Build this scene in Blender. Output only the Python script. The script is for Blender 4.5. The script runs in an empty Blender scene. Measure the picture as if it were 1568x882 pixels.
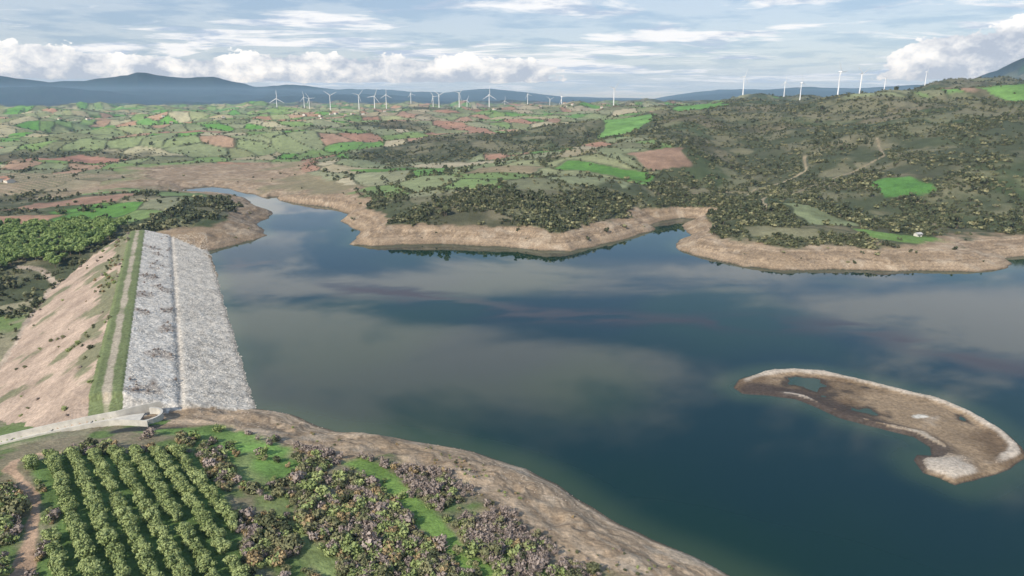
import bpy, math
import numpy as np
from mathutils import Vector
rng=np.random.default_rng(11)
scene=bpy.context.scene
scene.view_settings.view_transform='Standard'
scene.view_settings.look='None'
scene.view_settings.exposure=0

# ---------------------------------------------------------------- noise
def _h(ix,iy,seed):
    n=(ix.astype(np.int64)*374761393+iy.astype(np.int64)*668265263+seed*1442695041)&0xFFFFFFFF
    n=((n^(n>>13))*1274126177)&0xFFFFFFFF
    n=n^(n>>16)
    return (n&0xFFFF).astype(np.float32)/65535.0
def vn(x,y,seed=0):
    ix=np.floor(x);iy=np.floor(y);fx=(x-ix).astype(np.float32);fy=(y-iy).astype(np.float32)
    fx=fx*fx*fx*(fx*(fx*6-15)+10);fy=fy*fy*fy*(fy*(fy*6-15)+10)
    a=_h(ix,iy,seed);b=_h(ix+1,iy,seed);c=_h(ix,iy+1,seed);d=_h(ix+1,iy+1,seed)
    return (a+(b-a)*fx)*(1-fy)+(c+(d-c)*fx)*fy
def fbm(x,y,wl,octv=4,seed=0,gain=.5):
    s=0;a=1;t=0
    ca,sa=math.cos(.6),math.sin(.6)
    px,py=x/wl,y/wl
    for i in range(octv):
        s=s+a*(vn(px,py,seed+i*17)*2-1);t+=a;a*=gain
        px,py=(ca*px-sa*py)*2.03+7.1,(sa*px+ca*py)*2.03+3.7
    return s/t*1.6
def ss(a,b,x):
    t=np.clip((x-a)/(b-a),0,1);return t*t*(3-2*t)
def mix(a,b,t):
    return a+(b-a)*t[...,None]

# ---------------------------------------------------------------- survey data (metres, world)
LAKE=[(120,60),(95,100),(70,125),(52,139),(45,145),(36,151),(29,158),(21,168),(13,180),(3,190),(-9,197),(-22,202),(-36,207),(-50,211),(-61,213),(-72,219),(-80,223),(-88,227),(-96,229),(-104,236),(-119,269),(-140,315),(-172,384),(-202,448),(-226,497),(-218,515),(-210,540),(-204,562),(-224,598),(-233,632),(-236,670),(-263,711),(-283,739),(-311,785),(-339,807),(-368,812),(-401,824),(-420,874),(-401,887),(-366,874),(-322,824),(-291,790),(-275,801),(-263,764),(-225,734),(-191,711),(-162,674),(-161,632),(-131,583),(-129,557),(-127,523),(-108,515),(-84,525),(-43,525),(-12,518),(18,501),(44,497),(63,515),(94,548),(124,586),(122,608),(138,632),(159,643),(172,639),(151,608),(149,563),(128,523),(127,499),(143,477),(158,452),(180,439),(216,442),(250,441),(283,437),(307,435),(332,444),(344,457),(350,475),(370,481),(413,492),(480,480),(600,400),(700,250),(640,0),(400,-150),(200,-60)]
ISL=[(88,250),(93,258),(104,265),(117,268),(130,266),(141,260),(152,250),(161,241),(168,228),(169,215),(166,201),(161,193),(152,187),(139,180),(132,178),(129,183),(126,186),(127,193),(130,196),(134,195),(137,201),(136,209),(130,214),(125,218),(118,223),(113,231),(107,239),(100,242),(90,244)]
INNER=[(127,193),(134,195),(137,201),(136,209),(130,214),(125,218),(118,223),(113,231),(107,239),(100,242)]
CT=[(-26,626,30),(-85,619,22),(39,612,26),(86,785,32),(-154,885,22),(-463,1009,5),(-328,896,4),(-390,1276,8),(-595,1077,9),(-164,767,12),(-236,814,6),(-78,986,35),(-388,1457,26),(22,1501,44),(200,1857,62),(-598,1315,16),(-948,1478,18),(-1424,2236,32),(-1247,2515,45),(-764,2141,45),(-349,2042,48),(-276,593,20),(-351,626,18),(-242,565,16),(-484,699,14),(-443,602,10),(-383,580,8),(-317,488,0),(-309,429,-13),(-267,344,-14),(-230,284,-14),(-526,807,13),
(227,908,56),(334,1120,62),(143,699,38),(161,714,14),(231,767,12),(306,911,24),(286,641,28),(436,644,62),(361,612,30),(386,557,16),(233,517,14),(187,527,13),(286,522,14),(541,905,92),(438,910,76),(523,1354,84),(341,1702,70),(843,1137,104),(611,1339,116),(1240,1950,165),(1125,1500,118),(980,1600,124),(800,1700,100),
(-125,167,18),(-83,117,19),(-86,167,16),(-66,123,18),(-73,192,11),(-63,151,16),(-46,124,17),(-37,145,14),(-19,128,14),(-33,167,12),(-163,201,4),(-144,200,8),(-120,196,11),(-110,200,11),
(-53,188,11.5),(-35,180,11.5),(-23,170,11.5),(-11,159,12),(0,146,12),(2,133,12),(7,126,12),
(-210,360,-6),(-170,290,-6),(-250,430,-6),(40,400,9),(200,330,9),(100,100,9),(300,200,9),
(-2000,4000,62),(0,4000,66),(1500,4000,80),(-3500,3500,50),(3000,3000,115),(2000,1800,130),(0,3000,58),(-1000,3500,58),(1500,3000,100),(700,2600,78),(-2500,2000,35),(-1200,800,18),(900,600,70),(700,480,22),(-700,500,0),(-500,250,-10),(-300,50,5),(-300,-100,15),(0,0,14),(0,60,14),(500,-300,15),(-150,20,20)]
CT=np.array(CT,dtype=np.float64)
def mq(d2): return np.sqrt(d2+45.0**2)
_d=(CT[:,None,0]-CT[None,:,0])**2+(CT[:,None,1]-CT[None,:,1])**2
_A=mq(_d)-0.0; _n=len(CT)
_M=np.zeros((_n+1,_n+1));_M[:_n,:_n]=_A - np.eye(_n)*3.0;_M[:_n,_n]=1;_M[_n,:_n]=1
_W=np.linalg.solve(_M,np.append(CT[:,2],0))
def rbf(x,y):
    s=np.full(x.shape,_W[-1],dtype=np.float64)
    for i in range(_n):
        s+=_W[i]*np.sqrt((x-CT[i,0])**2+(y-CT[i,1])**2+2025.0)
    return s
def sdf(x,y,poly):
    """signed distance, positive inside"""
    x=x.astype(np.float32);y=y.astype(np.float32)
    d=np.full(x.shape,1e12,np.float32);ins=np.zeros(x.shape,bool)
    n=len(poly)
    for i in range(n):
        x0,y0=poly[i];x1,y1=poly[(i+1)%n]
        ex,ey=x1-x0,y1-y0;px=x-x0;py=y-y0
        t=np.clip((px*ex+py*ey)/(ex*ex+ey*ey),0,1)
        dx=px-ex*t;dy=py-ey*t
        np.minimum(d,dx*dx+dy*dy,out=d)
        if y0!=y1:
            c=((y0>y)!=(y1>y))&(x<(x1-x0)*(y-y0)/(y1-y0)+x0)
            ins^=c
    d=np.sqrt(d);return np.where(ins,d,-d)
def pld(x,y,pl):
    d=np.full(x.shape,1e12)
    for (x0,y0),(x1,y1) in zip(pl[:-1],pl[1:]):
        ex,ey=x1-x0,y1-y0;t=np.clip(((x-x0)*ex+(y-y0)*ey)/(ex*ex+ey*ey),0,1)
        d=np.minimum(d,(x-x0-ex*t)**2+(y-y0-ey*t)**2)
    return np.sqrt(d)
C0=(-135.,209.);DD=(-.442,.897);NN=(.897,.442);DL=337.
def damc(x,y):
    dx=x-C0[0];dy=y-C0[1]
    return dx*DD[0]+dy*DD[1],dx*NN[0]+dy*NN[1]
SP0=(-123,203.5);SP1=(-172,193.5)
SW=3.0
def spill(x,y):
    ex,ey=SP1[0]-SP0[0],SP1[1]-SP0[1];L=math.hypot(ex,ey)
    s=((x-SP0[0])*ex+(y-SP0[1])*ey)/L;q=(-(x-SP0[0])*ey+(y-SP0[1])*ex)/L
    return s,q,L
T1=np.array([-1.5,-.9,-.723,-.65,-.6,-.524,-.46,-.418,-.36,-.317,-.25,-.206,-.1,-.03,.06,.2,.236,.29,.383,.5,.64,.723,.9,1.5])
M1=np.array([300,400,460,370,410,570,470,490,350,390,290,310,220,260,160,110,200,310,320,270,330,420,440,300])
T2=np.array([-2,.5,.6,.64,.68,.723,.85,1.2,2]);M2=np.array([50,60,130,230,310,430,560,420,200])
def terrain(x,y):
    r=np.hypot(x,y)
    wa=(1.0+.004*np.clip(r,0,1200))
    wx=x+fbm(x,y,28,3,5)*wa;wy=y+fbm(x,y,28,3,9)*wa
    sdl=np.full(x.shape,-900.,np.float32)
    near=r<1500
    sdl[near]=sdf(wx[near],wy[near],LAKE)
    sdi=np.full(x.shape,-500.,np.float32)
    ni=(np.abs(x-128)<70)&(np.abs(y-223)<70)
    if ni.any(): sdi[ni]=sdf(wx[ni],wy[ni],ISL)
    land=-sdl                      # >0 on land
    hR=rbf(x,y)
    amp=ss(6,16,hR)*(1.5+15*ss(400,1300,r)+12*ss(1500,3500,r)+9*ss(.25,.5,x/np.maximum(y,1))*ss(550,800,r))*ss(20,140,land)
    rid=1-np.abs(fbm(x,y,520,4,31))*1.6
    hR=hR+amp*(fbm(x,y,300,5,21)*1.0+ .8*(rid-.6))
    hR=hR+ss(10,60,land)*(.5*fbm(x,y,24,3,41)+ .25*fbm(x,y,6,2,43))
    L=np.maximum(14,np.abs(hR)*1.7)
    hpos=np.where(hR>0,np.maximum(hR,1.2),hR)
    h=hpos*(1-np.exp(-np.maximum(land,0)/L))+0.0
    # gullies on bare bank
    gl=np.exp(-((land-16)/14.)**2)
    h=h+gl*(.7*fbm(x*1.0,y,9,3,51)-1.0*np.abs(fbm(x,y,11,3,55)))*ss(0,6,land)
    h=np.where(land<0,-.22*(-land),h)
    h=np.maximum(h,-16)
    # island
    outer=ss(-.15,.35,((x-128)*.75+(y-216)*.66)/45.+.05)
    hi=np.minimum(sdi*.3,.34)+outer*1.3*np.exp(-((sdi-3.0)/2.1)**2)*ss(0,2,sdi)+.5*fbm(x,y,15,4,61)*ss(1,6,sdi)
    tip=np.exp(-(((x-134)/9)**2+((y-186)/8)**2))
    hi=hi+1.2*tip*ss(0,2,sdi)
    h=np.where(sdi>-30,np.maximum(h,np.where(sdi>0,hi,sdi*.25)),h)
    # far mountains
    T=x/np.maximum(y,1.)
    T=np.clip(T,-3,3)
    m1=np.interp(T,T1,M1)-90;m2=np.interp(T,T2,M2)-60
    n1=fbm(x,y,2600,5,71);n2=fbm(x,y,1300,5,75)
    far=ss(8500,15000,r)*(1-.6*ss(17000,30000,r))
    mid=ss(4200,7200,r)*(1-ss(7200,11000,r))
    lowr=ss(7000,9500,r)*(1-ss(9500,12500,r))*ss(.0,-.3,T)*110*(1+.9*fbm(x,y,1800,4,79))
    h=h*(1-ss(5000,9000,r))+70*ss(5000,9000,r)*.9
    h=h+np.maximum(m1,0)*far*(1+.34*n1)+ 25*n1*far+lowr
    h=h+np.maximum(m2,0)*mid*(1+.22*n2)
    # dam
    s,q=damc(x,y)
    hd=14-np.where(q>4,(q-4)/3.0,np.where(q<-4,(-q-4)/1.85,0))
    hd=hd-.55*np.exp(-((q-22)/1.2)**2)
    rk=ss(5,7,q)*(1-ss(60,80,q))
    hd=hd+rk*(.15*fbm(x,y,2.6,2,81)+.12*fbm(x,y,9,2,83))+(q<-5)*.35*fbm(x,y,8,3,85)
    hd=hd-np.maximum(-s-1,0)*1.2-np.maximum(s-DL,0)*.6
    dm=(s>-14)&(s<DL+25)&(q<70)&(q>-62)
    isdam=dm&(hd>h-.05)&(s>-6)&(s<DL+20)
    h=np.where(dm,np.maximum(h,hd),h)
    # spillway cut
    s2,q2,L2=spill(x,y)
    zs=9.6-7.5*np.clip(s2/L2,0,1)**1.3
    cut=(s2>-3)&(s2<L2+4)&(np.abs(q2)<SW+.5)
    h=np.where(cut,np.minimum(h,zs-.35),h)
    h=np.where((s2>-3)&(s2<L2+4)&(np.abs(q2)>=SW+.5)&(np.abs(q2)<12),np.minimum(h,zs+1.5+.3*(np.abs(q2)-SW-.5)),h)
    return h,land,sdi,hR,isdam,s,q
# fields (voronoi)
FC=54
def vor(x,y,cell,seed):
    wx=x+fbm(x,y,260,2,seed+1)*38;wy=y+fbm(x,y,260,2,seed+2)*38
    ca,sa=math.cos(.45),math.sin(.45)
    u=(ca*wx+sa*wy)/(cell*1.0);v=(-sa*wx+ca*wy)/(cell*2.0)
    iu=np.floor(u);iv=np.floor(v)
    f1=np.full(x.shape,9.,np.float32);f2=f1.copy();idv=np.zeros(x.shape,np.float32)
    for a in(-1,0,1):
        for b in(-1,0,1):
            cx=iu+a;cy=iv+b
            px=cx+.12+.76*_h(cx,cy,seed);py=cy+.12+.76*_h(cx,cy,seed+5)
            d=np.hypot(u-px,v-py).astype(np.float32)
            c=d<f1
            f2=np.where(c,f1,np.minimum(f2,d));idv=np.where(c,_h(cx,cy,seed+9),idv);f1=np.where(c,d,f1)
    return idv,(f2-f1)*cell
PAL=np.array([(.20,.21,.11),(.205,.235,.12),(.165,.23,.085),(.25,.26,.14),(.32,.275,.175),(.13,.24,.07),(.17,.175,.10),(.33,.215,.15),(.205,.225,.125),(.35,.31,.21),(.18,.25,.095),(.32,.19,.13),(.235,.24,.145),(.115,.24,.055)])
FIELDS=[([(-500,1170),(-410,1160),(-350,1030),(-440,1010)],(.35,.185,.12)),
([(150,1180),(230,1230),(290,1430),(180,1400)],(.15,.28,.08)),
([(290,1470),(390,1530),(410,1750),(300,1680)],(.34,.21,.15)),
([(420,1600),(520,1700),(560,2000),(430,1900)],(.14,.28,.075)),
([(50,830),(150,780),(160,815),(70,880)],(.10,.21,.05)),
([(165,820),(215,835),(225,900),(150,890)],(.27,.18,.125)),
([(350,640),(390,630),(400,685),(365,692)],(.09,.20,.05)),
([(262,488),(318,474),(326,497),(272,528)],(.14,.23,.065)),
([(232,540),(285,540),(262,620),(243,620)],(.22,.25,.13)),
([(180,505),(228,492),(232,520),(185,540)],(.20,.19,.11)),
([(-490,560),(-395,575),(-410,622),(-500,610)],(.35,.21,.14)),
([(-490,655),(-385,670),(-400,725),(-500,710)],(.32,.20,.14)),
([(-640,790),(-560,790),(-560,880),(-660,880)],(.29,.24,.15)),
([(-190,900),(-60,950),(-70,1010),(-230,960)],(.12,.22,.055)),
([(-60,800),(30,770),(40,840),(-40,860)],(.28,.23,.14)),
([(800,1050),(900,1080),(920,1250),(800,1230)],(.15,.27,.075)),
([(-360,690),(-300,700),(-330,760),(-380,740)],(.15,.21,.09)),
([(-470,740),(-400,740),(-400,790),(-480,800)],(.17,.24,.10)),
([(-820,1150),(-700,1150),(-690,1260),(-800,1280)],(.36,.20,.14)),
([(-780,1500),(-640,1520),(-660,1640),(-800,1640)],(.34,.20,.14)),
]
TRACK=[(-125,171),(-132.6,171),(-135,166),(-132,160),(-121,150.5),(-110,138),(-102.6,126),(-98,117),(-90,95)]
TRACK2=[(-240,296),(-264,346),(-285,387),(-303,430),(-307,444),(-330,465),(-351,472)]
TRACK3=[(225,600),(235,640),(262,700),(300,715),(360,760),(430,800),(460,880)]
TRACK4=[(262,700),(240,725),(275,770),(350,820),(380,900)]
STRIP=[(-50,178),(-41,173),(-32,161),(-21,145),(-14,134.6),(-6,124.6),(0,105)]
PATH2=[(-76,176),(-73,166),(-57,145),(-43,127),(-35,118),(-25,100)]
CLEAR=[(-90,185),(-68,188.5),(-57,176),(-58,160),(-70,156),(-80,172)]
ORCH=[(-130,164),(-125,169),(-90,174),(-69,146),(-53,117),(-46,95),(-84,95),(-95,117),(-103,136),(-120,153)]
ORCH2=[(-140,158),(-125,146),(-114,134),(-106,117),(-98,95),(-150,95),(-160,150)]
FOREST=[(-361,466),(-322,466),(-308,510),(-312,560),(-430,572),(-600,565),(-520,470)]
def scrub_shade_mask(x,y):
    """0..1 density of dark scrub; on right hills it also paints cloud shadow"""
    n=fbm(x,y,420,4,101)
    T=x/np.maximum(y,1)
    right=ss(.12,.3,T)*(1-.35*ss(1200,2200,y))  # extra dark scrub here doubles as cloud shadow put into the ground colour
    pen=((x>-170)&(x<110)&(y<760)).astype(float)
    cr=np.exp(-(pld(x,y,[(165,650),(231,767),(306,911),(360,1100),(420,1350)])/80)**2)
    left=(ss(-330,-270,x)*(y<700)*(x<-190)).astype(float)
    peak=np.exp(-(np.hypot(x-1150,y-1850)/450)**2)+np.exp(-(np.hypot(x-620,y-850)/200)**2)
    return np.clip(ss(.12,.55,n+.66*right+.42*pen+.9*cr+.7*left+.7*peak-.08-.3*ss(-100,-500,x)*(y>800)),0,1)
def colour(x,y,h,land,sdi,hR,isdam,s,q):
    N=x.size;r=np.hypot(x,y)
    idv,ed=vor(x,y,FC,7)
    k=(idv*len(PAL)).astype(int)%len(PAL)
    col=PAL[k].copy()
    # left plain lighter and greener
    lp=ss(-300,-700,x)*ss(900,1200,y)
    col=mix(col,col*np.array([1.12,1.16,1.06]),lp)
    # ploughing streaks
    a=idv*6.28
    st=vn((x*np.cos(a)+y*np.sin(a))/5.,(y*np.cos(a)-x*np.sin(a))/60.,77)
    col*=(.9+.2*st)[...,None]
    sc=scrub_shade_mask(x,y)
    fine=fbm(x,y,30,4,111)
    big=fbm(x,y,120,3,115)
    col*=(1+.14*big)[...,None]
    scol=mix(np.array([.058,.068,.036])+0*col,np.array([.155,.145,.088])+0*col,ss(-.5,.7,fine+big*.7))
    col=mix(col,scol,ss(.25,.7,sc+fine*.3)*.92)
    # hedges
    hw=2.4+.0011*r
    hedge=(1-ss(hw*.5,hw*1.3,ed+fbm(x,y,14,2,5)*2))*ss(380,600,r)*ss(-.9,-.2,fine)
    col=mix(col,np.array([.06,.07,.036])+0*col,hedge*.8)
    for poly,c in FIELDS:
        P=np.array(poly);m=(x>P[:,0].min()-10)&(x<P[:,0].max()+10)&(y>P[:,1].min()-10)&(y<P[:,1].max()+10)
        if m.any():
            d=sdf(x[m]+fbm(x[m],y[m],40,2,3)*7,y[m]+fbm(x[m],y[m],30,2,13)*4,poly)
            t=ss(-1,2,d);cm=np.array(c)*(.86+.16*st[m]+.22*fine[m]+.1*big[m])[...,None]
            col[m]=mix(col[m],cm,t)
            eg=np.exp(-((d+2)/2.5)**2)*.7
            col[m]=mix(col[m],np.array([.065,.075,.038])+0*col[m],eg)
    # vineyard stripes
    vm=(x>-760)&(x<-560)&(y>780)&(y<960)
    vs=.5+.5*np.sin((x*.5+y*.87)*6.283/9.)
    col=np.where(vm[...,None],mix(np.array([.34,.27,.18])+0*col,np.array([.15,.15,.08])+0*col,ss(.35,.65,vs)),col)
    # far woods
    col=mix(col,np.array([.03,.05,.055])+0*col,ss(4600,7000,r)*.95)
    # ------- near left ground
    nl=(r<300)&(x<60)&(land>0)
    f2=fbm(x,y,9,4,121);f3=fbm(x,y,34,3,123)
    g=mix(np.array([.125,.18,.06])+0*col,np.array([.23,.20,.125])+0*col,ss(-.4,.4,f2+f3*.7))
    g=mix(g,np.array([.30,.245,.165])+0*col,ss(.4,.8,f2)*.6)
    col=np.where(nl[...,None],g,col)
    def near(mask_fn,pl,w,c,soft=1.0):
        nonlocal col
        P=np.array(pl);m=(x>P[:,0].min()-12)&(x<P[:,0].max()+12)&(y>P[:,1].min()-12)&(y<P[:,1].max()+12)
        if m.any():
            d=mask_fn(x[m],y[m],pl)
            t=(1-ss(w-soft,w+soft,d+f2[m]*1.2));col[m]=mix(col[m],np.array(c)*(1+.25*f2[m]+.2*f3[m])[...,None],t)
    inv=lambda a,b,p:-sdf(a,b,p)
    near(inv,ORCH,1,(.125,.195,.06));near(inv,ORCH2,1,(.17,.20,.08))
    near(inv,CLEAR,1,(.15,.255,.065),3)
    near(pld,[(-112,196),(-95,193),(-80,190)],6,(.16,.25,.07),3)
    near(pld,STRIP,3.2,(.165,.26,.065),1.2);near(pld,PATH2,2.6,(.19,.235,.09),1.5)
    near(pld,[(-122,193),(-113,196),(-106,199)],2.4,(.055,.06,.055),.8)
    near(pld,TRACK,1.5,(.44,.30,.20),.4)
    # downstream valley
    dv=((q<-4)&(s>-20)&(s<330)&(r<520)&(~isdam))
    gv=mix(np.array([.155,.21,.075])+0*col,np.array([.27,.245,.155])+0*col,ss(-.4,.5,f3+f2*.4+.3*st-.1))
    col=np.where(dv[...,None],gv,col)
    near(pld,TRACK2,2.2,(.42,.34,.26),.6);near(pld,TRACK3,1.5,(.30,.245,.16),.6);near(pld,TRACK4,1.3,(.30,.245,.16),.6)
    # ------- bare draw-down belt
    top=np.where(y>400,10.4,8.9);top=np.where((x>120)&(y>400),8.8,top)
    lim=np.where(y>755,300.,80.)
    lim=np.where((x>-60)&(y<260),200.,lim)
    bare=(1-ss(top-.4,top+.8,h+fbm(x,y,18,3,131)*1.1))*(1-ss(lim*.8,lim,land+fine*20))*((land>-60))
    bare=bare*ss(-640,-500,x+fbm(x,y,90,3,133)*60)
    bare=bare*np.where((s>-25)&(s<DL+10)&(q<0),0,1)*np.where((x<-112)&(y<205),0,1)
    strat=vn(h*2.0+f3*1.0,x*0+y*.003,141);strat2=vn(h*4.5+f3*1.2,y*.004,143)
    b=mix(np.array([.23,.165,.105])+0*col,np.array([.40,.305,.21])+0*col,strat)
    b*=(.70+.54*strat2)[...,None]
    b=mix(b,np.array([.24,.175,.11])+0*b,ss(.1,.7,f3)*.4)
    b=mix(b,np.array([.46,.38,.285])+0*b,ss(.3,.7,f2)*.4)
    b=mix(b,b*1.28,(r<260).astype(float))
    b=mix(b,np.array([.12,.09,.06])+0*b,(1-ss(.1,1.2,h+f2*.3))*.7)
    b=mix(b,np.array([.21,.19,.11])+0*b,ss(-.1,.5,fbm(x,y,70,3,151))*(y>755)*.8)
    col=mix(col,b,bare)
    lb=(land<=0);col=np.where(lb[...,None],np.array([.07,.06,.045]),col)
    # island
    isl=sdi>-3
    ci=mix(np.array([.15,.105,.066])+0*col,np.array([.27,.20,.13])+0*col,ss(-.4,.5,f3+f2*.4))
    ci=mix(ci,np.array([.44,.38,.31])+0*ci,ss(.75,1.3,h+f2*.3))
    di=pld(x,y,INNER)
    ci=mix(ci,np.array([.065,.052,.046])+0*ci,(1-ss(6,12,di+f3*4))*.85*(h<.9))
    ci=mix(ci,np.array([.06,.05,.042])+0*ci,(1-ss(.05,.22,h))*.9)
    ci=mix(ci,np.array([.50,.47,.41])+0*ci,ss(2.3,1.6,np.hypot((x-146)/1.5,(y-223)/.8)))
    col=np.where((isl&(land<0))[...,None],ci,col)
    # dam
    c=np.array([.38,.29,.225])+0*col
    c*=(1+.2*fbm(x,y,12,4,161)+.12*vn(q/1.6,s/40.,162))[...,None]
    c=mix(c,np.array([.155,.165,.09])+0*c,ss(.1,.5,fbm(x,y,16,4,163)+np.exp(-((q+9)/6)**2)*.9-.25)*.85)
    up=mix(np.array([.68,.625,.54])+0*col,np.array([.52,.475,.41])+0*col,ss(-.2,.8,fbm(x,y,2.2,3,165)))
    up=mix(up,np.array([.32,.255,.20])+0*up,ss(.42,.66,fbm(x,y,13,3,167))*.65)
    lo=mix(np.array([.64,.575,.48])+0*col,np.array([.46,.41,.34])+0*col,ss(-.3,.8,fbm(x,y,2.6,3,169)))
    u=mix(up,lo,ss(19.5,23.5,q+f2*.8))
    u=mix(u,np.array([.36,.315,.26])+0*u,np.exp(-((q-21.5)/1.1)**2)*.5)
    u=mix(u,np.array([.2,.175,.14])+0*u,(1-ss(.0,.9,h))*.7)
    c=np.where((q>4.6)[...,None],u,c)
    cr=mix(np.array([.42,.36,.27])+0*col,np.array([.16,.19,.085])+0*col,ss(.9,1.7,np.abs(q+.3)+f2*.6))
    cr=mix(cr,np.array([.16,.19,.085])+0*cr,ss(.3,.7,f2)*.5)
    c=np.where((np.abs(q+.5)<5.2)[...,None],cr,c)
    col=np.where(isdam[...,None],c,col)
    rock=np.clip(bare*.4*(r<700)+isdam*(q>4.6)*1.0+.3*(isl&(h>.6)),0,1)
    return np.clip(col,.005,.9),rock,bare
# ---------------------------------------------------------------- terrain mesh
def grid_mesh(name,X,Y,Z):
    nr,nc=X.shape
    me=bpy.data.meshes.new(name)
    co=np.empty((nr*nc,3),np.float32);co[:,0]=X.ravel();co[:,1]=Y.ravel();co[:,2]=Z.ravel()
    me.vertices.add(nr*nc);me.vertices.foreach_set('co',co.ravel())
    i=np.arange(nr*nc).reshape(nr,nc)
    q=np.stack([i[:-1,:-1],i[:-1,1:],i[1:,1:],i[1:,:-1]],-1).reshape(-1,4)
    return me,q
def finish_quads(me,q):
    nf=len(q)
    me.loops.add(nf*4);me.loops.foreach_set('vertex_index',q.astype(np.int32).ravel())
    me.polygons.add(nf);me.polygons.foreach_set('loop_start',np.arange(0,nf*4,4,dtype=np.int32))
    me.polygons.foreach_set('use_smooth',np.ones(nf,bool))
    me.update(calc_edges=True);me.validate()
def add_obj(name,me,parent=None):
    o=bpy.data.objects.new(name,me);scene.collection.objects.link(o)
    if parent: o.parent=parent
    return o
rows=[80.]
while rows[-1]<34000:
    r=rows[-1];rows.append(r*(1+(.0037 if r<700 else .0058 if r<4500 else .022)))
rows=np.array(rows)
azi=np.radians(np.concatenate([np.linspace(-82,-47,40),np.linspace(-46,46,1120),np.linspace(47,82,40)]))
Rg,Ag=np.meshgrid(rows,azi,indexing='ij')
X=(Rg*np.sin(Ag));Y=(Rg*np.cos(Ag))
shape=X.shape;xf=X.ravel();yf=Y.ravel()
Zf=np.empty_like(xf);CF=np.ones((xf.size,4),np.float32)
CH=200000
for a in range(0,xf.size,CH):
    b=min(a+CH,xf.size);res=terrain(xf[a:b],yf[a:b])
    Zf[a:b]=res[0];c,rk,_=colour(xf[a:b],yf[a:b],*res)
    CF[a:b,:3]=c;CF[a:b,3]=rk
me,qd=grid_mesh('terrain',X,Y,Zf.reshape(shape));finish_quads(me,qd)
at=me.color_attributes.new('Col','FLOAT_COLOR','POINT');at.data.foreach_set('color',CF.ravel())
ra=me.attributes.new('rock','FLOAT','POINT');ra.data.foreach_set('value',CF[:,3].copy())
ter=add_obj('terrain',me)
def hz(x,y):
    x=np.atleast_1d(np.asarray(x,float));y=np.atleast_1d(np.asarray(y,float));return terrain(x,y)[0]

# ---------------------------------------------------------------- materials
def newmat(name):
    m=bpy.data.materials.new(name);m.use_nodes=True;nt=m.node_tree
    return m,nt,nt.nodes['Principled BSDF']
def N(nt,t,**k):
    return nt.nodes.new(t)
m,nt,bs=newmat('terrain_mat')
ca=N(nt,'ShaderNodeAttribute');ca.attribute_name='Col'
rk=N(nt,'ShaderNodeAttribute');rk.attribute_name='rock'
geo=N(nt,'ShaderNodeNewGeometry')
n1=N(nt,'ShaderNodeTexNoise');n1.inputs['Scale'].default_value=.9;n1.inputs['Detail'].default_value=4;n1.inputs['Roughness'].default_value=.65
nt.links.new(geo.outputs['Position'],n1.inputs['Vector'])
n2=N(nt,'ShaderNodeTexNoise');n2.inputs['Scale'].default_value=.09;n2.inputs['Detail'].default_value=3;n2.inputs['Roughness'].default_value=.6
nt.links.new(geo.outputs['Position'],n2.inputs['Vector'])
vo=N(nt,'ShaderNodeTexVoronoi');vo.inputs['Scale'].default_value=1.3
nt.links.new(geo.outputs['Position'],vo.inputs['Vector'])
def rng_(nt,src,a,b,c,d):
    r=N(nt,'ShaderNodeMapRange');r.inputs['From Min'].default_value=a;r.inputs['From Max'].default_value=b;r.inputs['To Min'].default_value=c;r.inputs['To Max'].default_value=d
    nt.links.new(src,r.inputs['Value']);return r.outputs['Result']
def math_(nt,op,a,b=None,c=None,clamp=False):
    n=N(nt,'ShaderNodeMath');n.operation=op;n.use_clamp=clamp
    for i,v in enumerate((a,b,c)):
        if v is None: continue
        if isinstance(v,(int,float)): n.inputs[i].default_value=v
        else: nt.links.new(v,n.inputs[i])
    return n.outputs[0]
f=math_(nt,'MULTIPLY',rng_(nt,n1.outputs['Fac'],.3,.7,.68,1.32),rng_(nt,n2.outputs['Fac'],.3,.7,.84,1.16))
sepc=N(nt,'ShaderNodeSeparateColor');nt.links.new(vo.outputs['Color'],sepc.inputs[0])
vr=rng_(nt,sepc.outputs[0],0,1,.72,1.28)
vr2=math_(nt,'ADD',1.0,math_(nt,'MULTIPLY',rk.outputs['Fac'],math_(nt,'SUBTRACT',vr,1.0)))
f=math_(nt,'MULTIPLY',f,vr2)
mx=N(nt,'ShaderNodeVectorMath');mx.operation='SCALE'
nt.links.new(ca.outputs['Color'],mx.inputs[0]);nt.links.new(f,mx.inputs['Scale'])
nt.links.new(mx.outputs[0],bs.inputs['Base Color'])
bs.inputs['Roughness'].default_value=.95;bs.inputs['Specular IOR Level'].default_value=.15
bp=N(nt,'ShaderNodeBump');bp.inputs['Strength'].default_value=.75;bp.inputs['Distance'].default_value=.5
nt.links.new(n1.outputs['Fac'],bp.inputs['Height']);nt.links.new(bp.outputs[0],bs.inputs['Normal'])
ter.data.materials.append(m)

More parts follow.
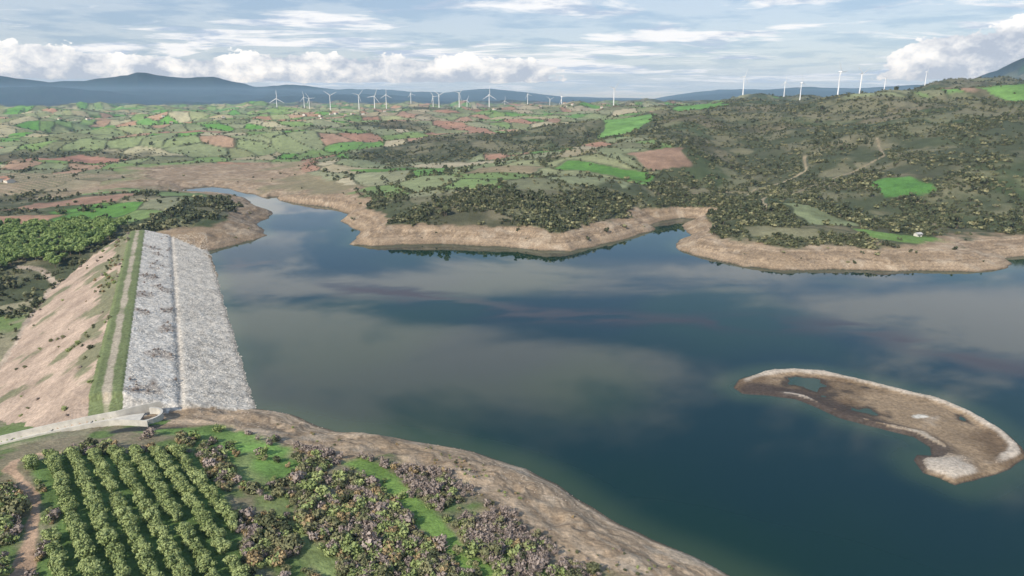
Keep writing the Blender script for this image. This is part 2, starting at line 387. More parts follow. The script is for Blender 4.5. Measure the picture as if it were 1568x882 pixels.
def leafmat(name,c1,c2):
    m,nt,bs=newmat(name)
    oi=N(nt,'ShaderNodeObjectInfo');geo=N(nt,'ShaderNodeNewGeometry')
    a=math_(nt,'MULTIPLY',oi.outputs['Random'],.65)
    a=math_(nt,'ADD',a,math_(nt,'MULTIPLY',geo.outputs['Random Per Island'],.4),clamp=True)
    mi=N(nt,'ShaderNodeMix');mi.data_type='RGBA'
    mi.inputs[6].default_value=(*c1,1);mi.inputs[7].default_value=(*c2,1);nt.links.new(a,mi.inputs[0])
    nt.links.new(mi.outputs[2],bs.inputs['Base Color'])
    bs.inputs['Roughness'].default_value=.8;bs.inputs['Specular IOR Level'].default_value=.2
    return m
def plain(name,c,ro=.8,var=.15,scale=1.5):
    m,nt,bs=newmat(name)
    geo=N(nt,'ShaderNodeNewGeometry');n=N(nt,'ShaderNodeTexNoise');n.inputs['Scale'].default_value=scale;n.inputs['Detail'].default_value=3
    nt.links.new(geo.outputs['Position'],n.inputs['Vector'])
    mi=N(nt,'ShaderNodeMix');mi.data_type='RGBA'
    mi.inputs[6].default_value=(*[v*(1-var) for v in c],1);mi.inputs[7].default_value=(*[min(1,v*(1+var)) for v in c],1)
    nt.links.new(n.outputs['Fac'],mi.inputs[0]);nt.links.new(mi.outputs[2],bs.inputs['Base Color'])
    bs.inputs['Roughness'].default_value=ro;return m
M_ol=leafmat('olive_leaf',(.19,.24,.08),(.37,.42,.175))
M_pi=leafmat('pine_needles',(.13,.20,.055),(.27,.34,.12))
M_sh=leafmat('scrub_leaf',(.13,.14,.065),(.30,.28,.15))
M_dk=leafmat('maquis_leaf',(.045,.055,.028),(.14,.15,.075))
M_br=leafmat('dry_twigs',(.22,.175,.15),(.41,.335,.285))
M_rd=leafmat('autumn_leaf',(.26,.19,.095),(.44,.33,.18))
M_bk=plain('bark',(.16,.125,.09))
M_rock=plain('rock',(.66,.60,.51),.9,.25,.8)
M_rock2=plain('shore_rock',(.42,.34,.265),.9,.35,.8)
M_con=plain('concrete',(.52,.49,.43),.85,.4,.5)
M_white=plain('white_paint',(.85,.85,.85),.4,.03)
M_wall=plain('wall_render',(.62,.59,.52),.8,.08)
M_roof=plain('roof_tiles',(.36,.20,.13),.8,.25)
M_roof2=plain('grey_roof',(.45,.44,.42),.8,.15)
M_glass=plain('dark_window',(.03,.035,.04),.3,.1)

# ---------------------------------------------------------------- mesh helpers
class MB:
    def __init__(s): s.v=[];s.f=[];s.m=[]
    def add(s,v,f,mi=0):
        o=len(s.v);s.v+= [tuple(p) for p in v];s.f+=[tuple(i+o for i in q) for q in f];s.m+=[mi]*len(f)
    def cone(s,p0,p1,r0,r1,n=6,mi=0):
        p0=Vector(p0);p1=Vector(p1);d=(p1-p0).normalized();a=d.orthogonal().normalized();b=d.cross(a)
        v=[];
        for p,r in((p0,r0),(p1,r1)):
            for i in range(n):
                t=6.2832*i/n;v.append(p+(a*math.cos(t)+b*math.sin(t))*r)
        s.add(v,[(i,(i+1)%n,n+(i+1)%n,n+i) for i in range(n)]+[tuple(range(n))[::-1],tuple(range(n,2*n))],mi)
    def box(s,x0,x1,y0,y1,z0,z1,mi=0):
        v=[(x0,y0,z0),(x1,y0,z0),(x1,y1,z0),(x0,y1,z0),(x0,y0,z1),(x1,y0,z1),(x1,y1,z1),(x0,y1,z1)]
        s.add(v,[(0,3,2,1),(4,5,6,7),(0,1,5,4),(1,2,6,5),(2,3,7,6),(3,0,4,7)],mi)
    def mesh(s,name,mats):
        me=bpy.data.meshes.new(name);me.from_pydata(s.v,[],s.f)
        for m in mats: me.materials.append(m)
        me.polygons.foreach_set('material_index',s.m);me.update();return me
def crown(mb,R,H,zc,ncl,nleaf,ls,mi,r):
    cl=[]
    for i in range(ncl):
        d=r.normal(size=3);d/=np.linalg.norm(d);d[2]=d[2]*.9+.1
        rad=r.uniform(.35,.78);cl.append((d*np.array([R,R,H])*rad+np.array([0,0,zc]),r.uniform(.33,.5)))
    for c,k in cl:
        for j in range(nleaf):
            d=r.normal(size=3);d/=np.linalg.norm(d)
            p=c+d*np.array([R,R,H])*k*r.uniform(.75,1.05)
            nrm=d+r.normal(size=3)*.3;nrm/=np.linalg.norm(nrm)
            a=np.cross(nrm,r.normal(size=3));a/=np.linalg.norm(a);b=np.cross(nrm,a)
            s1=ls*r.uniform(.6,1.2);s2=s1*r.uniform(.5,.9)
            mb.add([p-a*s1-b*s2*.3,p-b*s2,p+a*s1,p+b*s2],[(0,1,2,3)],mi)
def tree_mesh(name,R,H,trunk,ncl,nleaf,ls,leaf,seed):
    r=np.random.default_rng(seed);mb=MB()
    zc=trunk+H*.8
    mb.cone((0,0,-.5),(0.05,0,zc*.7),.16*R/1.8,.09*R/1.8,6,0)
    for i in range(4):
        a=i*1.6+r.uniform(0,1);mb.cone((0,0,zc*.5),(math.cos(a)*R*.55,math.sin(a)*R*.55,zc+r.uniform(-.2,.3)*H),.07*R/1.8,.03,5,0)
    crown(mb,R,H,zc,ncl,nleaf,ls,1,r)
    return mb.mesh(name,[M_bk,leaf])
def bush_mesh(name,R,H,ncl,nleaf,ls,leaf,seed):
    r=np.random.default_rng(seed);mb=MB()
    for i in range(4):
        a=i*1.6+r.uniform(0,1);mb.cone((0,0,-.3),(math.cos(a)*R*.4,math.sin(a)*R*.4,H*.9),.05*R,.02,4,0)
    crown(mb,R,H,H*.75,ncl,nleaf,ls,1,r)
    return mb.mesh(name,[M_bk,leaf])
def twig_mesh(name,R,H,n,leaf,seed):
    r=np.random.default_rng(seed);mb=MB()
    for i in range(n):
        a=r.uniform(0,6.28);q=r.uniform(.1,1)**.6
        p0=Vector((r.normal()*.15,r.normal()*.15,-.2));p1=Vector((math.cos(a)*R*q*.6,math.sin(a)*R*q*.6,H*r.uniform(.4,.7)))
        p2=p1+Vector((math.cos(a)*R*.35+r.normal()*.3,math.sin(a)*R*.35+r.normal()*.3,H*r.uniform(.1,.45)))
        w=.05
        for A,B in((p0,p1),(p1,p2)):
            d=(B-A).normalized();s=d.orthogonal().normalized()*w;mb.add([A-s,A+s,B+s*.5,B-s*.5],[(0,1,2,3)],1)
    crown(mb,R*.9,H*.55,H*.55,6,16,.2*R,1,r)
    return mb.mesh(name,[M_bk,leaf])
def rock_mesh(name,seed,mat):
    r=np.random.default_rng(seed)
    import bmesh
    bm=bmesh.new();bmesh.ops.create_icosphere(bm,subdivisions=1,radius=.5)
    for v in bm.verts: v.co*=r.uniform(.7,1.2);v.co.z*=.7
    me=bpy.data.meshes.new(name);bm.to_mesh(me);bm.free();me.materials.append(mat);return me
def coll(name,meshes):
    c=bpy.data.collections.new(name)
    for i,me in enumerate(meshes):
        o=bpy.data.objects.new('%s_%02d'%(name,i),me);c.objects.link(o)
    return c
def scatter(name,x,y,sc,c,nvar,sink=.1,idx=None,zs=None):
    n=len(x);z=hz(x,y)-sink
    me=bpy.data.meshes.new(name);me.vertices.add(n)
    me.vertices.foreach_set('co',np.stack([x,y,z],-1).astype(np.float32).ravel())
    a=me.attributes.new('sc','FLOAT','POINT');a.data.foreach_set('value',np.asarray(sc,np.float32))
    a=me.attributes.new('rz','FLOAT','POINT');a.data.foreach_set('value',rng.uniform(0,6.28,n).astype(np.float32))
    a=me.attributes.new('ix','INT','POINT');a.data.foreach_set('value',(rng.integers(0,nvar,n) if idx is None else idx).astype(np.int32))
    o=add_obj(name,me)
    g=bpy.data.node_groups.new(name,'GeometryNodeTree')
    g.interface.new_socket('Geometry',in_out='INPUT',socket_type='NodeSocketGeometry')
    g.interface.new_socket('Geometry',in_out='OUTPUT',socket_type='NodeSocketGeometry')
    gi=g.nodes.new('NodeGroupInput');go=g.nodes.new('NodeGroupOutput')
    ci=g.nodes.new('GeometryNodeCollectionInfo');ci.inputs['Collection'].default_value=c
    ci.inputs['Separate Children'].default_value=True;ci.inputs['Reset Children'].default_value=True
    ip=g.nodes.new('GeometryNodeInstanceOnPoints');ip.inputs['Pick Instance'].default_value=True
    def na(nm,t):
        q=g.nodes.new('GeometryNodeInputNamedAttribute');q.data_type=t;q.inputs['Name'].default_value=nm;return q.outputs['Attribute']
    cx=g.nodes.new('ShaderNodeCombineXYZ')
    L=g.links
    L.new(gi.outputs[0],ip.inputs['Points']);L.new(ci.outputs[0],ip.inputs['Instance'])
    L.new(na('ix','INT'),ip.inputs['Instance Index']);L.new(na('rz','FLOAT'),cx.inputs['Z'])
    L.new(cx.outputs[0],ip.inputs['Rotation']);L.new(na('sc','FLOAT'),ip.inputs['Scale'])
    L.new(ip.outputs[0],go.inputs[0])
    md=o.modifiers.new('scatter','NODES');md.node_group=g
    return o
def inpoly(x,y,p): return sdf(x,y,p)>0

# ---------------------------------------------------------------- orchard
cOl=coll('olive_src',[tree_mesh('olive%d'%i,1.85,1.5,.5,16,50,.24,M_ol,100+i) for i in range(5)])
cPi=coll('pine_src',[tree_mesh('pine%d'%i,4.2,3.0,3.2,18,34,.75,M_pi,200+i) for i in range(4)])
cSh=coll('shrub_src',[bush_mesh('shrub%d'%i,1.3,1.0,9,24,.24,[M_sh,M_sh,M_ol,M_dk,M_rd,M_ol,M_br][i],300+i) for i in range(7)]) 
cTw=coll('twig_src',[twig_mesh('twig%d'%i,1.2,1.9,24,M_br,400+i) for i in range(3)])
cFa=coll('far_src',[bush_mesh('farbush%d'%i,.5,.42,5,8,.18,[M_dk,M_dk,M_sh,M_dk][i],500+i) for i in range(4)])
cRk=coll('rock_src',[rock_mesh('rock%d'%i,600+i,M_rock) for i in range(4)])
cRs=coll('srock_src',[rock_mesh('srock%d'%i,620+i,M_rock2) for i in range(4)])
d=np.array([.63,-.77]);d/=np.linalg.norm(d);nn=np.array([-d[1],d[0]])
a,b=np.meshgrid(np.arange(-140,140,2.55),np.arange(-140,140,4.6),indexing='ij')
ox,oy=-95,140
px=(ox+a*d[0]+b*nn[0]).ravel()+rng.normal(0,.16,a.size);py=(oy+a*d[1]+b*nn[1]).ravel()+rng.normal(0,.16,a.size)
k=(inpoly(px,py,ORCH)|inpoly(px,py,ORCH2))&(pld(px,py,TRACK)>3.2)&(rng.uniform(size=px.size)>.03)
px,py=px[k],py[k]
scatter('olive_orchard',px,py,rng.uniform(.82,1.12,px.size),cOl,5)
# pine forest
a,b=np.meshgrid(np.arange(-620,-290,6.9),np.arange(460,580,6.9),indexing='ij')
px=a.ravel()+rng.normal(0,.8,a.size);py=b.ravel()+rng.normal(0,.8,a.size)
k=inpoly(px,py,FOREST)&(pld(px,py,TRACK2)>6);px,py=px[k],py[k]
scatter('pine_forest',px,py,rng.uniform(.7,1.05,px.size),cPi,4)
# shrubs on the near slope
n=34000
px=rng.uniform(-125,25,n);py=rng.uniform(95,200,n)
res=terrain(px,py);h,land=res[0],res[1]
den=.62+.75*fbm(px,py,12,3,171)
k=(rng.uniform(size=n)<den)&(h>8.8)&(~inpoly(px,py,ORCH))&(~inpoly(px,py,ORCH2))&(pld(px,py,TRACK)>2.5)&((pld(px,py,STRIP)>3.2)|(rng.uniform(size=n)<.05))&((pld(px,py,PATH2)>2.4)|(rng.uniform(size=n)<.14))
k&=(~inpoly(px,py,CLEAR))|(rng.uniform(size=n)<.06)
k&=(pld(px,py,[(-126,194),(-112,196),(-95,193),(-80,190)])>6.5)|(rng.uniform(size=n)<.03)
k&=(px>-125)&~((px<-112)&(py>178))&~((px<-85)&(py>172)&(rng.uniform(size=n)<.6))
k&=(rng.uniform(size=n)<.62)
px,py=px[k],py[k]
bandd=pld(px,py,[(-70,193),(-53,188),(-35,180),(-23,170),(-11,159),(0,146),(2,133),(7,126)])
tw=(rng.uniform(size=px.size)<np.where(bandd<11,.75,.14))
scatter('hillside_shrubs',px[~tw],py[~tw],rng.lognormal(-.18,.34,(~tw).sum()),cSh,7)
scatter('dry_bushes',px[tw],py[tw],rng.uniform(.5,1.2,tw.sum()),cTw,3)
# sparse tufts creeping down the bare bank
n=1500
px=rng.uniform(-90,60,n);py=rng.uniform(110,225,n);res=terrain(px,py)
k=(res[0]>4.5)&(res[0]<9.5)&(res[1]>6)&(~res[4])&(fbm(px,py,15,3,177)>.25)
scatter('bank_tufts',px[k],py[k],rng.uniform(.2,.5,k.sum()),cSh,7)
# far scrub and hedgerow trees
n=250000
rr=np.exp(rng.uniform(math.log(430),math.log(3600),n));aa=rng.uniform(-.80,.80,n)
px=rr*np.sin(aa);py=rr*np.cos(aa)
res=terrain(px,py);h,land,sdi,hR,isd,s_,q_=res
idv,ed=vor(px,py,FC,7)
sc=scrub_shade_mask(px,py)
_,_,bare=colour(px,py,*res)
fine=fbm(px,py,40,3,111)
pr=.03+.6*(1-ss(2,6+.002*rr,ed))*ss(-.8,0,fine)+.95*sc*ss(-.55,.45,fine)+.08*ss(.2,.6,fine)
pr=np.where((px<-300)&(py<900),pr*.4,pr)
for poly,c in FIELDS:
    pr=np.where(inpoly(px,py,poly),.006,pr)
pr*=(1-np.clip(bare*1.3,0,1)*.985)
k=(rng.uniform(size=n)<pr*.62)&(land>6)&(~isd)&(~inpoly(px,py,FOREST))&(pld(px,py,TRACK3)>4)&(pld(px,py,TRACK4)>4)
px,py,rr=px[k],py[k],rr[k]
size=(rng.lognormal(1.15,.38,px.size))*(1+.35*ss(1200,3500,rr))
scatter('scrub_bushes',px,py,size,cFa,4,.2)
# bushes on downstream face / valley
n=5000
px=rng.uniform(-420,-120,n);py=rng.uniform(205,520,n);s,q=damc(px,py)
den=np.where((q<-5)&(q>-16),.45,.04)*(1+fbm(px,py,18,3,163)*1.5)+.25*(q<-55)*(fbm(px,py,40,3,9)>.45)
k=(q<-5)&(s>0)&(s<330)&(rng.uniform(size=n)<den)&(~inpoly(px,py,FOREST))&(pld(px,py,TRACK2)>3)
scatter('embankment_bushes',px[k],py[k],rng.uniform(.4,1.2,k.sum()),cSh,7)
n=900
s=rng.uniform(5,330,n);q=rng.uniform(6,40,n);px=C0[0]+s*DD[0]+q*NN[0];py=C0[1]+s*DD[1]+q*NN[1]
k=(fbm(px,py,13,3,167)>.44)&(q<21)|(rng.uniform(size=n)<.02)
scatter('embankment_dry_plants',px[k],py[k],rng.uniform(.3,.7,k.sum()),cTw,3)
n=12000
s=rng.uniform(2,335,n);q=rng.uniform(5,47,n);px=C0[0]+s*DD[0]+q*NN[0];py=C0[1]+s*DD[1]+q*NN[1]
scatter('riprap_rocks',px,py,rng.uniform(.3,.75,n),cRk,4,.08)
# rocks near shore + island rim
n=6000
px=rng.uniform(-110,60,n);py=rng.uniform(110,235,n);res=terrain(px,py)
k=(res[1]>0)&(res[0]<9)&(res[0]>.1)&(~res[4])&(fbm(px,py,12,3,181)>.2)
ix,iy=rng.uniform(85,172,2500),rng.uniform(175,270,2500);r2=terrain(ix,iy);k2=(r2[2]>.3)&(r2[0]>.9)
px=np.append(px[k],ix[k2]);py=np.append(py[k],iy[k2])
scatter('shore_stones',px,py,rng.uniform(.15,.55,px.size),cRs,4,0)

# ---------------------------------------------------------------- water
wx=np.arange(-445,720,2.5);wy=np.arange(-120,905,2.5)
WY,WX=np.meshgrid(wy,wx,indexing='ij')
me,qd=grid_mesh('reservoir_water',WX,WY,WX*0)
x=WX.ravel();y=WY.ravel()
sd=sdf(x,y,LAKE);si=sdf(x,y,ISL);r=np.hypot(x,y)
keepv=sd>-7
qd=qd[keepv[qd].all(axis=1)]
deep=np.array([.004,.023,.025])
shore=np.minimum(np.abs(sd),np.abs(np.minimum(si,0))+0)
col=np.tile(deep,(x.size,1))
col=mix(col,np.array([.009,.034,.019])+0*col,ss(-.2,.8,fbm(x,y,110,3,191)+ss(300,150,r)*.7)*.9)
col=mix(col,np.array([.045,.075,.040])+0*col,(1-ss(0,14,shore))*.7)
scum=pld(x,y,[(-110,400),(-63,384),(6,346),(89,333),(169,324),(205,275),(260,240)])
ns=fbm(x*.35,y,14,4,193)
sm=(1-ss(0,26,scum+ns*13))*ss(-.5,.5,ns)
s2=(1-ss(4,26,np.hypot((x+70)*.35,(y-385))+ns*12))*ss(-.1,.6,ns)*.7
s3=(1-ss(5,34,np.hypot((x+185),(y-470)*.6)+ns*12))*ss(-.2,.5,ns)*.8
sm=np.clip(sm*1.0+s2+s3,0,1)*.9
col=mix(col,np.array([.030,.022,.034])+0*col,sm)
C4=np.ones((x.size,4),np.float32);C4[:,:3]=col
finish_quads(me,qd)
at=me.color_attributes.new('Col','FLOAT_COLOR','POINT');at.data.foreach_set('color',C4.ravel())
ra=me.attributes.new('scum','FLOAT','POINT');ra.data.foreach_set('value',sm.astype(np.float32))
wat=add_obj('reservoir_water',me)
m,nt,bs=newmat('water_mat')
ca=N(nt,'ShaderNodeAttribute');ca.attribute_name='Col';sa_=N(nt,'ShaderNodeAttribute');sa_.attribute_name='scum'
nt.links.new(ca.outputs['Color'],bs.inputs['Base Color'])
bs.inputs['IOR'].default_value=1.333
geo=N(nt,'ShaderNodeNewGeometry')
nw=N(nt,'ShaderNodeTexNoise');nw.inputs['Scale'].default_value=.35;nw.inputs['Detail'].default_value=3;nt.links.new(geo.outputs['Position'],nw.inputs['Vector'])
nl=N(nt,'ShaderNodeTexNoise');nl.inputs['Scale'].default_value=.012;nl.inputs['Detail'].default_value=3;nt.links.new(geo.outputs['Position'],nl.inputs['Vector'])
ro=math_(nt,'ADD',rng_(nt,nl.outputs['Fac'],.4,.65,.01,.05),math_(nt,'MULTIPLY',sa_.outputs['Fac'],.25))
nt.links.new(ro,bs.inputs['Roughness'])
sl=N(nt,'ShaderNodeMath');sl.operation='MULTIPLY_ADD';nt.links.new(sa_.outputs['Fac'],sl.inputs[0]);sl.inputs[1].default_value=-.25;sl.inputs[2].default_value=.5
nt.links.new(sl.outputs[0],bs.inputs['Specular IOR Level'])
bp=N(nt,'ShaderNodeBump');bp.inputs['Strength'].default_value=.12;bp.inputs['Distance'].default_value=.02
nt.links.new(nw.outputs['Fac'],bp.inputs['Height']);nt.links.new(bp.outputs[0],bs.inputs['Normal'])
wat.data.materials.append(m)

# ---------------------------------------------------------------- spillway
root=bpy.data.objects.new('concrete_spillway',None);scene.collection.objects.link(root)
def frame(s,q):
    ex,ey=SP1[0]-SP0[0],SP1[1]-SP0[1];L=math.hypot(ex,ey);ex/=L;ey/=L
    return SP0[0]+ex*s-ey*q,SP0[1]+ey*s+ex*q
Lsp=math.hypot(SP1[0]-SP0[0],SP1[1]-SP0[1])
def zsl(s): return 9.6-7.5*max(0,min(1,s/Lsp))**1.3
mb=MB();ns_=30
for i in range(ns_):
    s0=-2+(Lsp+5)*i/ns_;s1=-2+(Lsp+5)*(i+1)/ns_
    v=[(*frame(s0,-SW),zsl(s0)),(*frame(s1,-SW),zsl(s1)),(*frame(s1,SW),zsl(s1)),(*frame(s0,SW),zsl(s0))]
    v+=[(p[0],p[1],p[2]-.5) for p in v]
    mb.add(v,[(3,2,1,0),(4,5,6,7),(0,1,5,4),(2,3,7,6)])
add_obj('chute_slab',mb.mesh('chute_slab',[M_con]),root)
def wall(name,path,th):
    mb=MB()
    P=[Vector((p[0],p[1],0)) for p in path]
    off=[]
    for i in range(len(P)):
        t=(P[min(i+1,len(P)-1)]-P[max(i-1,0)]).normalized();off.append(Vector((-t.y,t.x,0))*th/2)
    for i in range(len(P)-1):
        a,b=path[i],path[i+1]
        v=[P[i]-off[i]+Vector((0,0,a[2])),P[i+1]-off[i+1]+Vector((0,0,b[2])),P[i+1]+off[i+1]+Vector((0,0,b[2])),P[i]+off[i]+Vector((0,0,a[2])),
           P[i]-off[i]+Vector((0,0,a[3])),P[i+1]-off[i+1]+Vector((0,0,b[3])),P[i+1]+off[i+1]+Vector((0,0,b[3])),P[i]+off[i]+Vector((0,0,a[3]))]
        f=[(4,5,6,7),(0,1,5,4),(2,3,7,6)]
        if i==0:f.append((3,0,4,7))
        if i==len(P)-2:f.append((1,2,6,5))
        mb.add(v,f)
    return add_obj(name,mb.mesh(name,[M_con]),root)
for nm,qq in(('wall_north',SW+.25),('wall_south',-SW-.25)):
    sg=1 if qq>0 else -1
    pth=[]
    for i in range(24):
        s=-6+(Lsp+8)*i/23
        flare=max(0,-(s-6))*.35*sg
        x_,y_=frame(s,qq+flare);pth.append((x_,y_,zsl(s)-1,zsl(s)+2.0))
    wall(nm,pth,.4)
pth=[]
for i in range(14):
    t=i/13*math.pi;x_,y_=frame(-3-5*math.sin(t),5.0*math.cos(t));pth.append((x_,y_,8.4,10.6))
wall('weir_crest',pth,.7)
for j,s in enumerate((14,26,38)):
    mb=MB();c=[(*frame(s,-SW),zsl(s)),(*frame(s+.8,-SW),zsl(s)),(*frame(s+.8,SW),zsl(s)),(*frame(s,SW),zsl(s))]
    v=[(p[0],p[1],p[2]-.2) for p in c]+[(p[0],p[1],p[2]+.35) for p in c]
    mb.add(v,[(4,5,6,7),(0,1,5,4),(1,2,6,5),(2,3,7,6),(3,0,4,7)]);add_obj('baffle_sill_%d'%j,mb.mesh('baffle',[M_con]),root)

# ---------------------------------------------------------------- turbines
def turbine_mesh(name,ang,yaw):
    mb=MB();Hh=70
    mb.cone((0,0,-6),(0,0,Hh),2.2,1.3,12)
    ca,sa=math.cos(yaw),math.sin(yaw)
    def R(x,y,z): return (ca*x-sa*y,sa*x+ca*y,z)
    prof=[(-3.6,1.2),(-3.0,1.7),(0,1.9),(4,1.8),(6,1.3)]
    for (y0,r0),(y1,r1) in zip(prof[:-1],prof[1:]):
        mb.cone(R(0,y0,Hh+1.2),R(0,y1,Hh+1.2),r0,r1,8)
    mb.cone(R(0,-3.6,Hh+1.2),R(0,-5.6,Hh+1.2),1.6,.4,8)
    for k in range(3):
        t=ang+k*2.0944
        ux,uz=math.sin(t),math.cos(t);vx,vz=math.cos(t),-math.sin(t)
        st=[(0.8,.8,.8),(6,1.7,.7),(14,1.5,.5),(28,1.0,.3),(38,.35,.12)]
        v=[]
        for l,w,th in st:
            for dw,dt in((-.35*w*1.2,0),(0,th),(w*1.4,0),(0,-th)):
                v.append(R(ux*l+vx*dw,-4.4+dt*.8,Hh+1.2+uz*l+vz*dw))
        f=[]
        for i in range(len(st)-1):
            for j in range(4): f.append((i*4+j,i*4+(j+1)%4,i*4+4+(j+1)%4,i*4+4+j))
        f.append((16,17,18,19))
        mb.add(v,f)
    return mb.mesh(name,[M_white])
tms=[turbine_mesh('turbine_%d'%i,i*.37,.5+.1*(i%3)) for i in range(6)]
TU=[(423,3300,1.),(465,4200,.95),(473,4100,.9),(505,3700,1.0),(549,3700,1.0),(573,3500,1.1),(591,3900,1),(629,4300,.9),(663,3700,.95),(672,3500,1.1),(703,3600,1.),(715,4300,.9),(749,3300,1.1),(808,4100,.9),(860,3300,1.1),(842,4400,.85),(940,3200,1.1),(1137,3200,1),(1200,2700,.8),(1225,2100,.75),(1282,1900,.68),(1315,1900,.6),(1352,1850,.55),(1413,1900,.5),(773,4500,.8)]
for i,(u,r_,s_) in enumerate(TU):
    T=(u-784)/1085.
    rs=np.linspace(r_*.85,r_*1.15,40) if u>1100 else np.array([r_])
    yy=rs/math.sqrt(1+T*T);xx=T*yy;zz_=hz(xx,yy);j=int(np.argmax(zz_/1.0)) if u>1100 else 0   # stand on the local crest
    o=add_obj('wind_turbine',tms[(i*5)%6]);o.location=(float(xx[j]),float(yy[j]),float(zz_[j]));o.scale=(s_,)*3

# ---------------------------------------------------------------- houses
def house_parts(mb,w,d_,h_,rh,mw=0,mr=1,mg=2,cx=0,cy=0,cz=0,rot=0):
    c,s=math.cos(rot),math.sin(rot)
    def T(p): return (cx+c*p[0]-s*p[1],cy+s*p[0]+c*p[1],cz+p[2])
    a,b=w/2,d_/2
    v=[T(p) for p in [(-a,-b,-1),(a,-b,-1),(a,b,-1),(-a,b,-1),(-a,-b,h_),(a,-b,h_),(a,b,h_),(-a,b,h_),(-a,0,h_+rh),(a,0,h_+rh)]]
    mb.add(v,[(0,1,5,4),(2,3,7,6),(1,2,6,9,5),(3,0,4,8,7)],mw)
    e=.5
    v=[T(p) for p in [(-a-e,-b-e,h_-.25),(a+e,-b-e,h_-.25),(a+e,0,h_+rh+.12),(-a-e,0,h_+rh+.12),(a+e,b+e,h_-.25),(-a-e,b+e,h_-.25)]]
    mb.add(v,[(0,1,2,3),(3,2,4,5)],mr)
    for wx_ in(-w*.3,w*.3):
        for sg in(-1,1):
            yb=sg*(b+.02)
            mb.add([T(p) for p in [(wx_-.6,yb,1.),(wx_+.6,yb,1.),(wx_+.6,yb,2.2),(wx_-.6,yb,2.2)]],[(0,1,2,3)],mg)
    mb.add([T(p) for p in [(-.5,-b-.02,0),(.5,-b-.02,0),(.5,-b-.02,2.1),(-.5,-b-.02,2.1)]],[(0,1,2,3)],mg)
mb=MB();z=float(hz(305,505)[0]);house_parts(mb,4.5,3.5,2.2,.8);o=add_obj('farm_shed',mb.mesh('farm_shed',[M_wall,M_roof2,M_glass]));o.location=(305,505,z);o.rotation_euler=(0,0,.3)
mb=MB()
for cx,cy,sp,n in((-1000,2150,140,22),(-640,860,28,5),(-560,2300,120,12),(-1500,2350,220,18),(60,2600,200,8)):
    for i in range(n):
        x_=cx+rng.normal()*sp*.6;y_=cy+rng.normal()*sp*.5
        house_parts(mb,rng.uniform(8,14),rng.uniform(7,9),rng.uniform(3.,5.5),1.8,cx=x_,cy=y_,cz=float(hz(x_,y_)[0]),rot=rng.uniform(0,3))
add_obj('distant_village',mb.mesh('distant_village',[M_wall,M_roof,M_glass]))

# ---------------------------------------------------------------- haze volume
mb=MB();mb.box(-45000,45000,-3000,45000,-60,270)
hz_o=add_obj('atmospheric_haze',mb.mesh('haze',[]))
m=bpy.data.materials.new('haze');m.use_nodes=True;nt=m.node_tree;nt.nodes.clear()
o=N(nt,'ShaderNodeOutputMaterial');vs=N(nt,'ShaderNodeVolumeScatter');vs.inputs['Color'].default_value=(.40,.67,1,1);vs.inputs['Density'].default_value=6e-5;vs.inputs['Anisotropy'].default_value=.0
nt.links.new(vs.outputs[0],o.inputs['Volume']);hz_o.data.materials.append(m)

# ---------------------------------------------------------------- sky
SE=math.radians(36);saz=math.radians(218)   # azimuth clockwise from +Y
w=bpy.data.worlds.new('World');scene.world=w;w.use_nodes=True;nt=w.node_tree
bg=nt.nodes['Background'];bg.inputs['Strength'].default_value=.115
sk=N(nt,'ShaderNodeTexSky');sk.sky_type='NISHITA';sk.sun_disc=False;sk.sun_elevation=SE;sk.sun_rotation=saz
tc=N(nt,'ShaderNodeTexCoord');sp=N(nt,'ShaderNodeSeparateXYZ');nt.links.new(tc.outputs['Generated'],sp.inputs[0])
zx,zy,zz=sp.outputs
zc=math_(nt,'MAXIMUM',zz,0.0)
den=math_(nt,'ADD',zc,.07)
pu=math_(nt,'DIVIDE',zx,den);pv=math_(nt,'DIVIDE',zy,den)
az=math_(nt,'ARCTAN2',zx,zy)
def noise(vec,scale,detail,rough,dist=0.):
    n=N(nt,'ShaderNodeTexNoise');n.inputs['Scale'].default_value=scale;n.inputs['Detail'].default_value=detail;n.inputs['Roughness'].default_value=rough;n.inputs['Distortion'].default_value=dist
    nt.links.new(vec,n.inputs['Vector']);return n.outputs['Fac']
cv=N(nt,'ShaderNodeCombineXYZ');nt.links.new(math_(nt,'MULTIPLY',pu,.55),cv.inputs[0]);nt.links.new(pv,cv.inputs[1])
cv2=N(nt,'ShaderNodeCombineXYZ');nt.links.new(pu,cv2.inputs[0]);nt.links.new(pv,cv2.inputs[1]);cv2.inputs[2].default_value=4.
nA=noise(cv.outputs[0],.9,6,.62,.5);nB=noise(cv2.outputs[0],1.6,5,.6,.2)
def sstep(src,a,b):
    r=N(nt,'ShaderNodeMapRange');r.interpolation_type='SMOOTHSTEP';r.inputs['From Min'].default_value=a;r.inputs['From Max'].default_value=b;nt.links.new(src,r.inputs['Value']);return r.outputs['Result']
# large cloud banks / clear gaps placed in the sky (azimuth, sin(elevation))
def blob(a0,sa,z0,sz,k):
    u=math_(nt,'DIVIDE',math_(nt,'SUBTRACT',az,a0),sa);v=math_(nt,'DIVIDE',math_(nt,'SUBTRACT',zz,z0),sz)
    r2=math_(nt,'ADD',math_(nt,'MULTIPLY',u,u),math_(nt,'MULTIPLY',v,v))
    return math_(nt,'MULTIPLY',math_(nt,'EXPONENT',math_(nt,'MULTIPLY',r2,-1.)),k)
bias=math_(nt,'ADD',blob(-.36,.17,.35,.12,.15),blob(.04,.22,.375,.035,.15))
bias=math_(nt,'ADD',bias,blob(-.10,.20,.255,.022,.13))
bias=math_(nt,'ADD',bias,blob(.58,.22,.27,.07,.17))
bias=math_(nt,'ADD',bias,blob(.05,.30,.205,.03,-.14))
bias=math_(nt,'ADD',bias,blob(.15,.30,.305,.03,-.12))
bias=math_(nt,'ADD',bias,math_(nt,'MULTIPLY',sstep(zz,.42,.50),-.10))
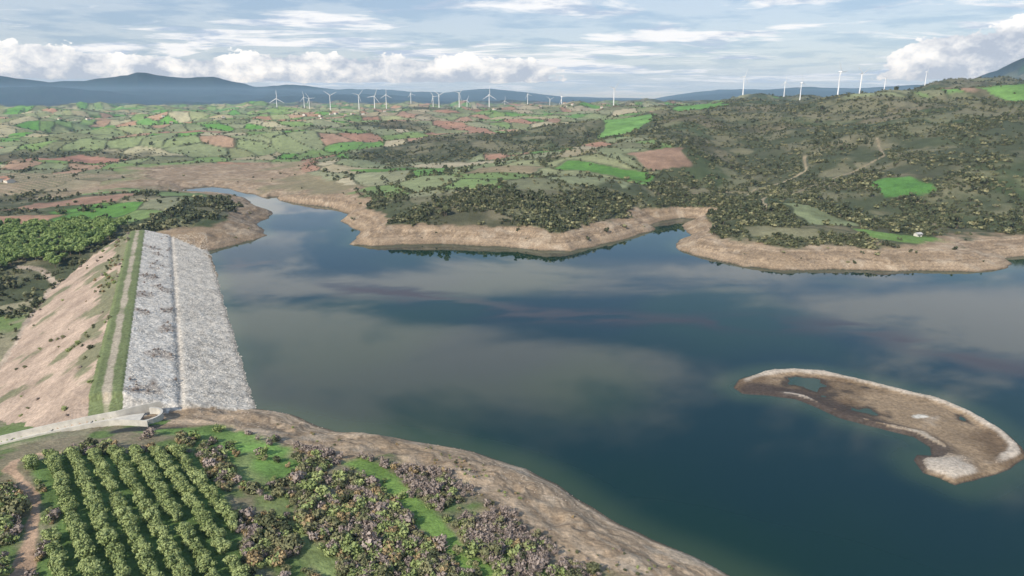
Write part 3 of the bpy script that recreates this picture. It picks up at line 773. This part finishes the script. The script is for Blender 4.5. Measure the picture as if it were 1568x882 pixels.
nAb=math_(nt,'ADD',math_(nt,'ADD',math_(nt,'MULTIPLY',nA,1.35),-.175),bias)
veil=math_(nt,'MULTIPLY',sstep(nAb,.45,.61),.95)
low=math_(nt,'SUBTRACT',1.,sstep(zz,.12,.2))
veil=math_(nt,'MAXIMUM',veil,math_(nt,'MULTIPLY',low,.3))
def mixc(f,a,b):
    mi=N(nt,'ShaderNodeMix');mi.data_type='RGBA'
    for v,k in((f,0),(a,6),(b,7)):
        if isinstance(v,(tuple,float,int)): mi.inputs[k].default_value=v if not isinstance(v,tuple) else (*v,1)
        else: nt.links.new(v,mi.inputs[k])
    return mi.outputs[2]
ccol=mixc(sstep(math_(nt,'ADD',nB,math_(nt,'MULTIPLY',bias,.6)),.38,.56),(4.5,5.4,6.8),(8.8,8.9,9.1))
skb=mixc(.4,sk.outputs[0],(2.3,3.9,6.6))
c1=mixc(veil,skb,ccol)
hzb=math_(nt,'SUBTRACT',1.,sstep(zz,.0,.06))
c1=mixc(math_(nt,'MULTIPLY',hzb,.65),c1,(4.0,5.5,7.5))
# cumulus near horizon
cv3=N(nt,'ShaderNodeCombineXYZ');nt.links.new(az,cv3.inputs[0]);nt.links.new(math_(nt,'MULTIPLY',zz,1.5),cv3.inputs[1]);cv3.inputs[2].default_value=1.7
nC=noise(cv3.outputs[0],22,7,.62,.1);nD=noise(cv3.outputs[0],4.2,2,.5)
right=sstep(az,.42,.55)
top=math_(nt,'ADD',math_(nt,'ADD',.026,math_(nt,'MULTIPLY',right,.03)),math_(nt,'MULTIPLY',nD,.070))
rel=math_(nt,'DIVIDE',math_(nt,'SUBTRACT',zz,.022),math_(nt,'SUBTRACT',top,.022))
env=math_(nt,'MULTIPLY',sstep(rel,-.12,.1),math_(nt,'SUBTRACT',1.,sstep(rel,.4,1.3)))
left=math_(nt,'SUBTRACT',1.,sstep(az,-.02,.15))
cm=sstep(math_(nt,'ADD',nC,math_(nt,'MULTIPLY',math_(nt,'MULTIPLY',env,math_(nt,'MAXIMUM',left,right)),.5)),.74,.775)
shade=math_(nt,'ADD',math_(nt,'MULTIPLY',rel,.85),math_(nt,'MULTIPLY',math_(nt,'SUBTRACT',nC,.48),4.6))
shade=math_(nt,'SUBTRACT',shade,math_(nt,'MULTIPLY',right,.3),clamp=True)
cc=mixc(shade,(4.3,4.9,5.9),(9.6,9.6,9.5))
c2=mixc(cm,c1,cc)
nt.links.new(c2,bg.inputs['Color'])
sun=bpy.data.lights.new('sun','SUN');sun.energy=4.8;sun.angle=math.radians(.5);sun.color=(1,.94,.84)
so=bpy.data.objects.new('sun',sun);scene.collection.objects.link(so)
dirv=Vector((math.sin(saz)*math.cos(SE),math.cos(saz)*math.cos(SE),math.sin(SE)))
so.rotation_euler=dirv.to_track_quat('Z','Y').to_euler();so.location=(0,-50,200)

# ---------------------------------------------------------------- camera
c=bpy.data.cameras.new('camera');co=bpy.data.objects.new('camera',c);scene.collection.objects.link(co)
c.lens=24;c.sensor_width=36;c.clip_start=1;c.clip_end=80000
co.location=(0,0,110);co.rotation_euler=(math.radians(74.5),0,0);scene.camera=co
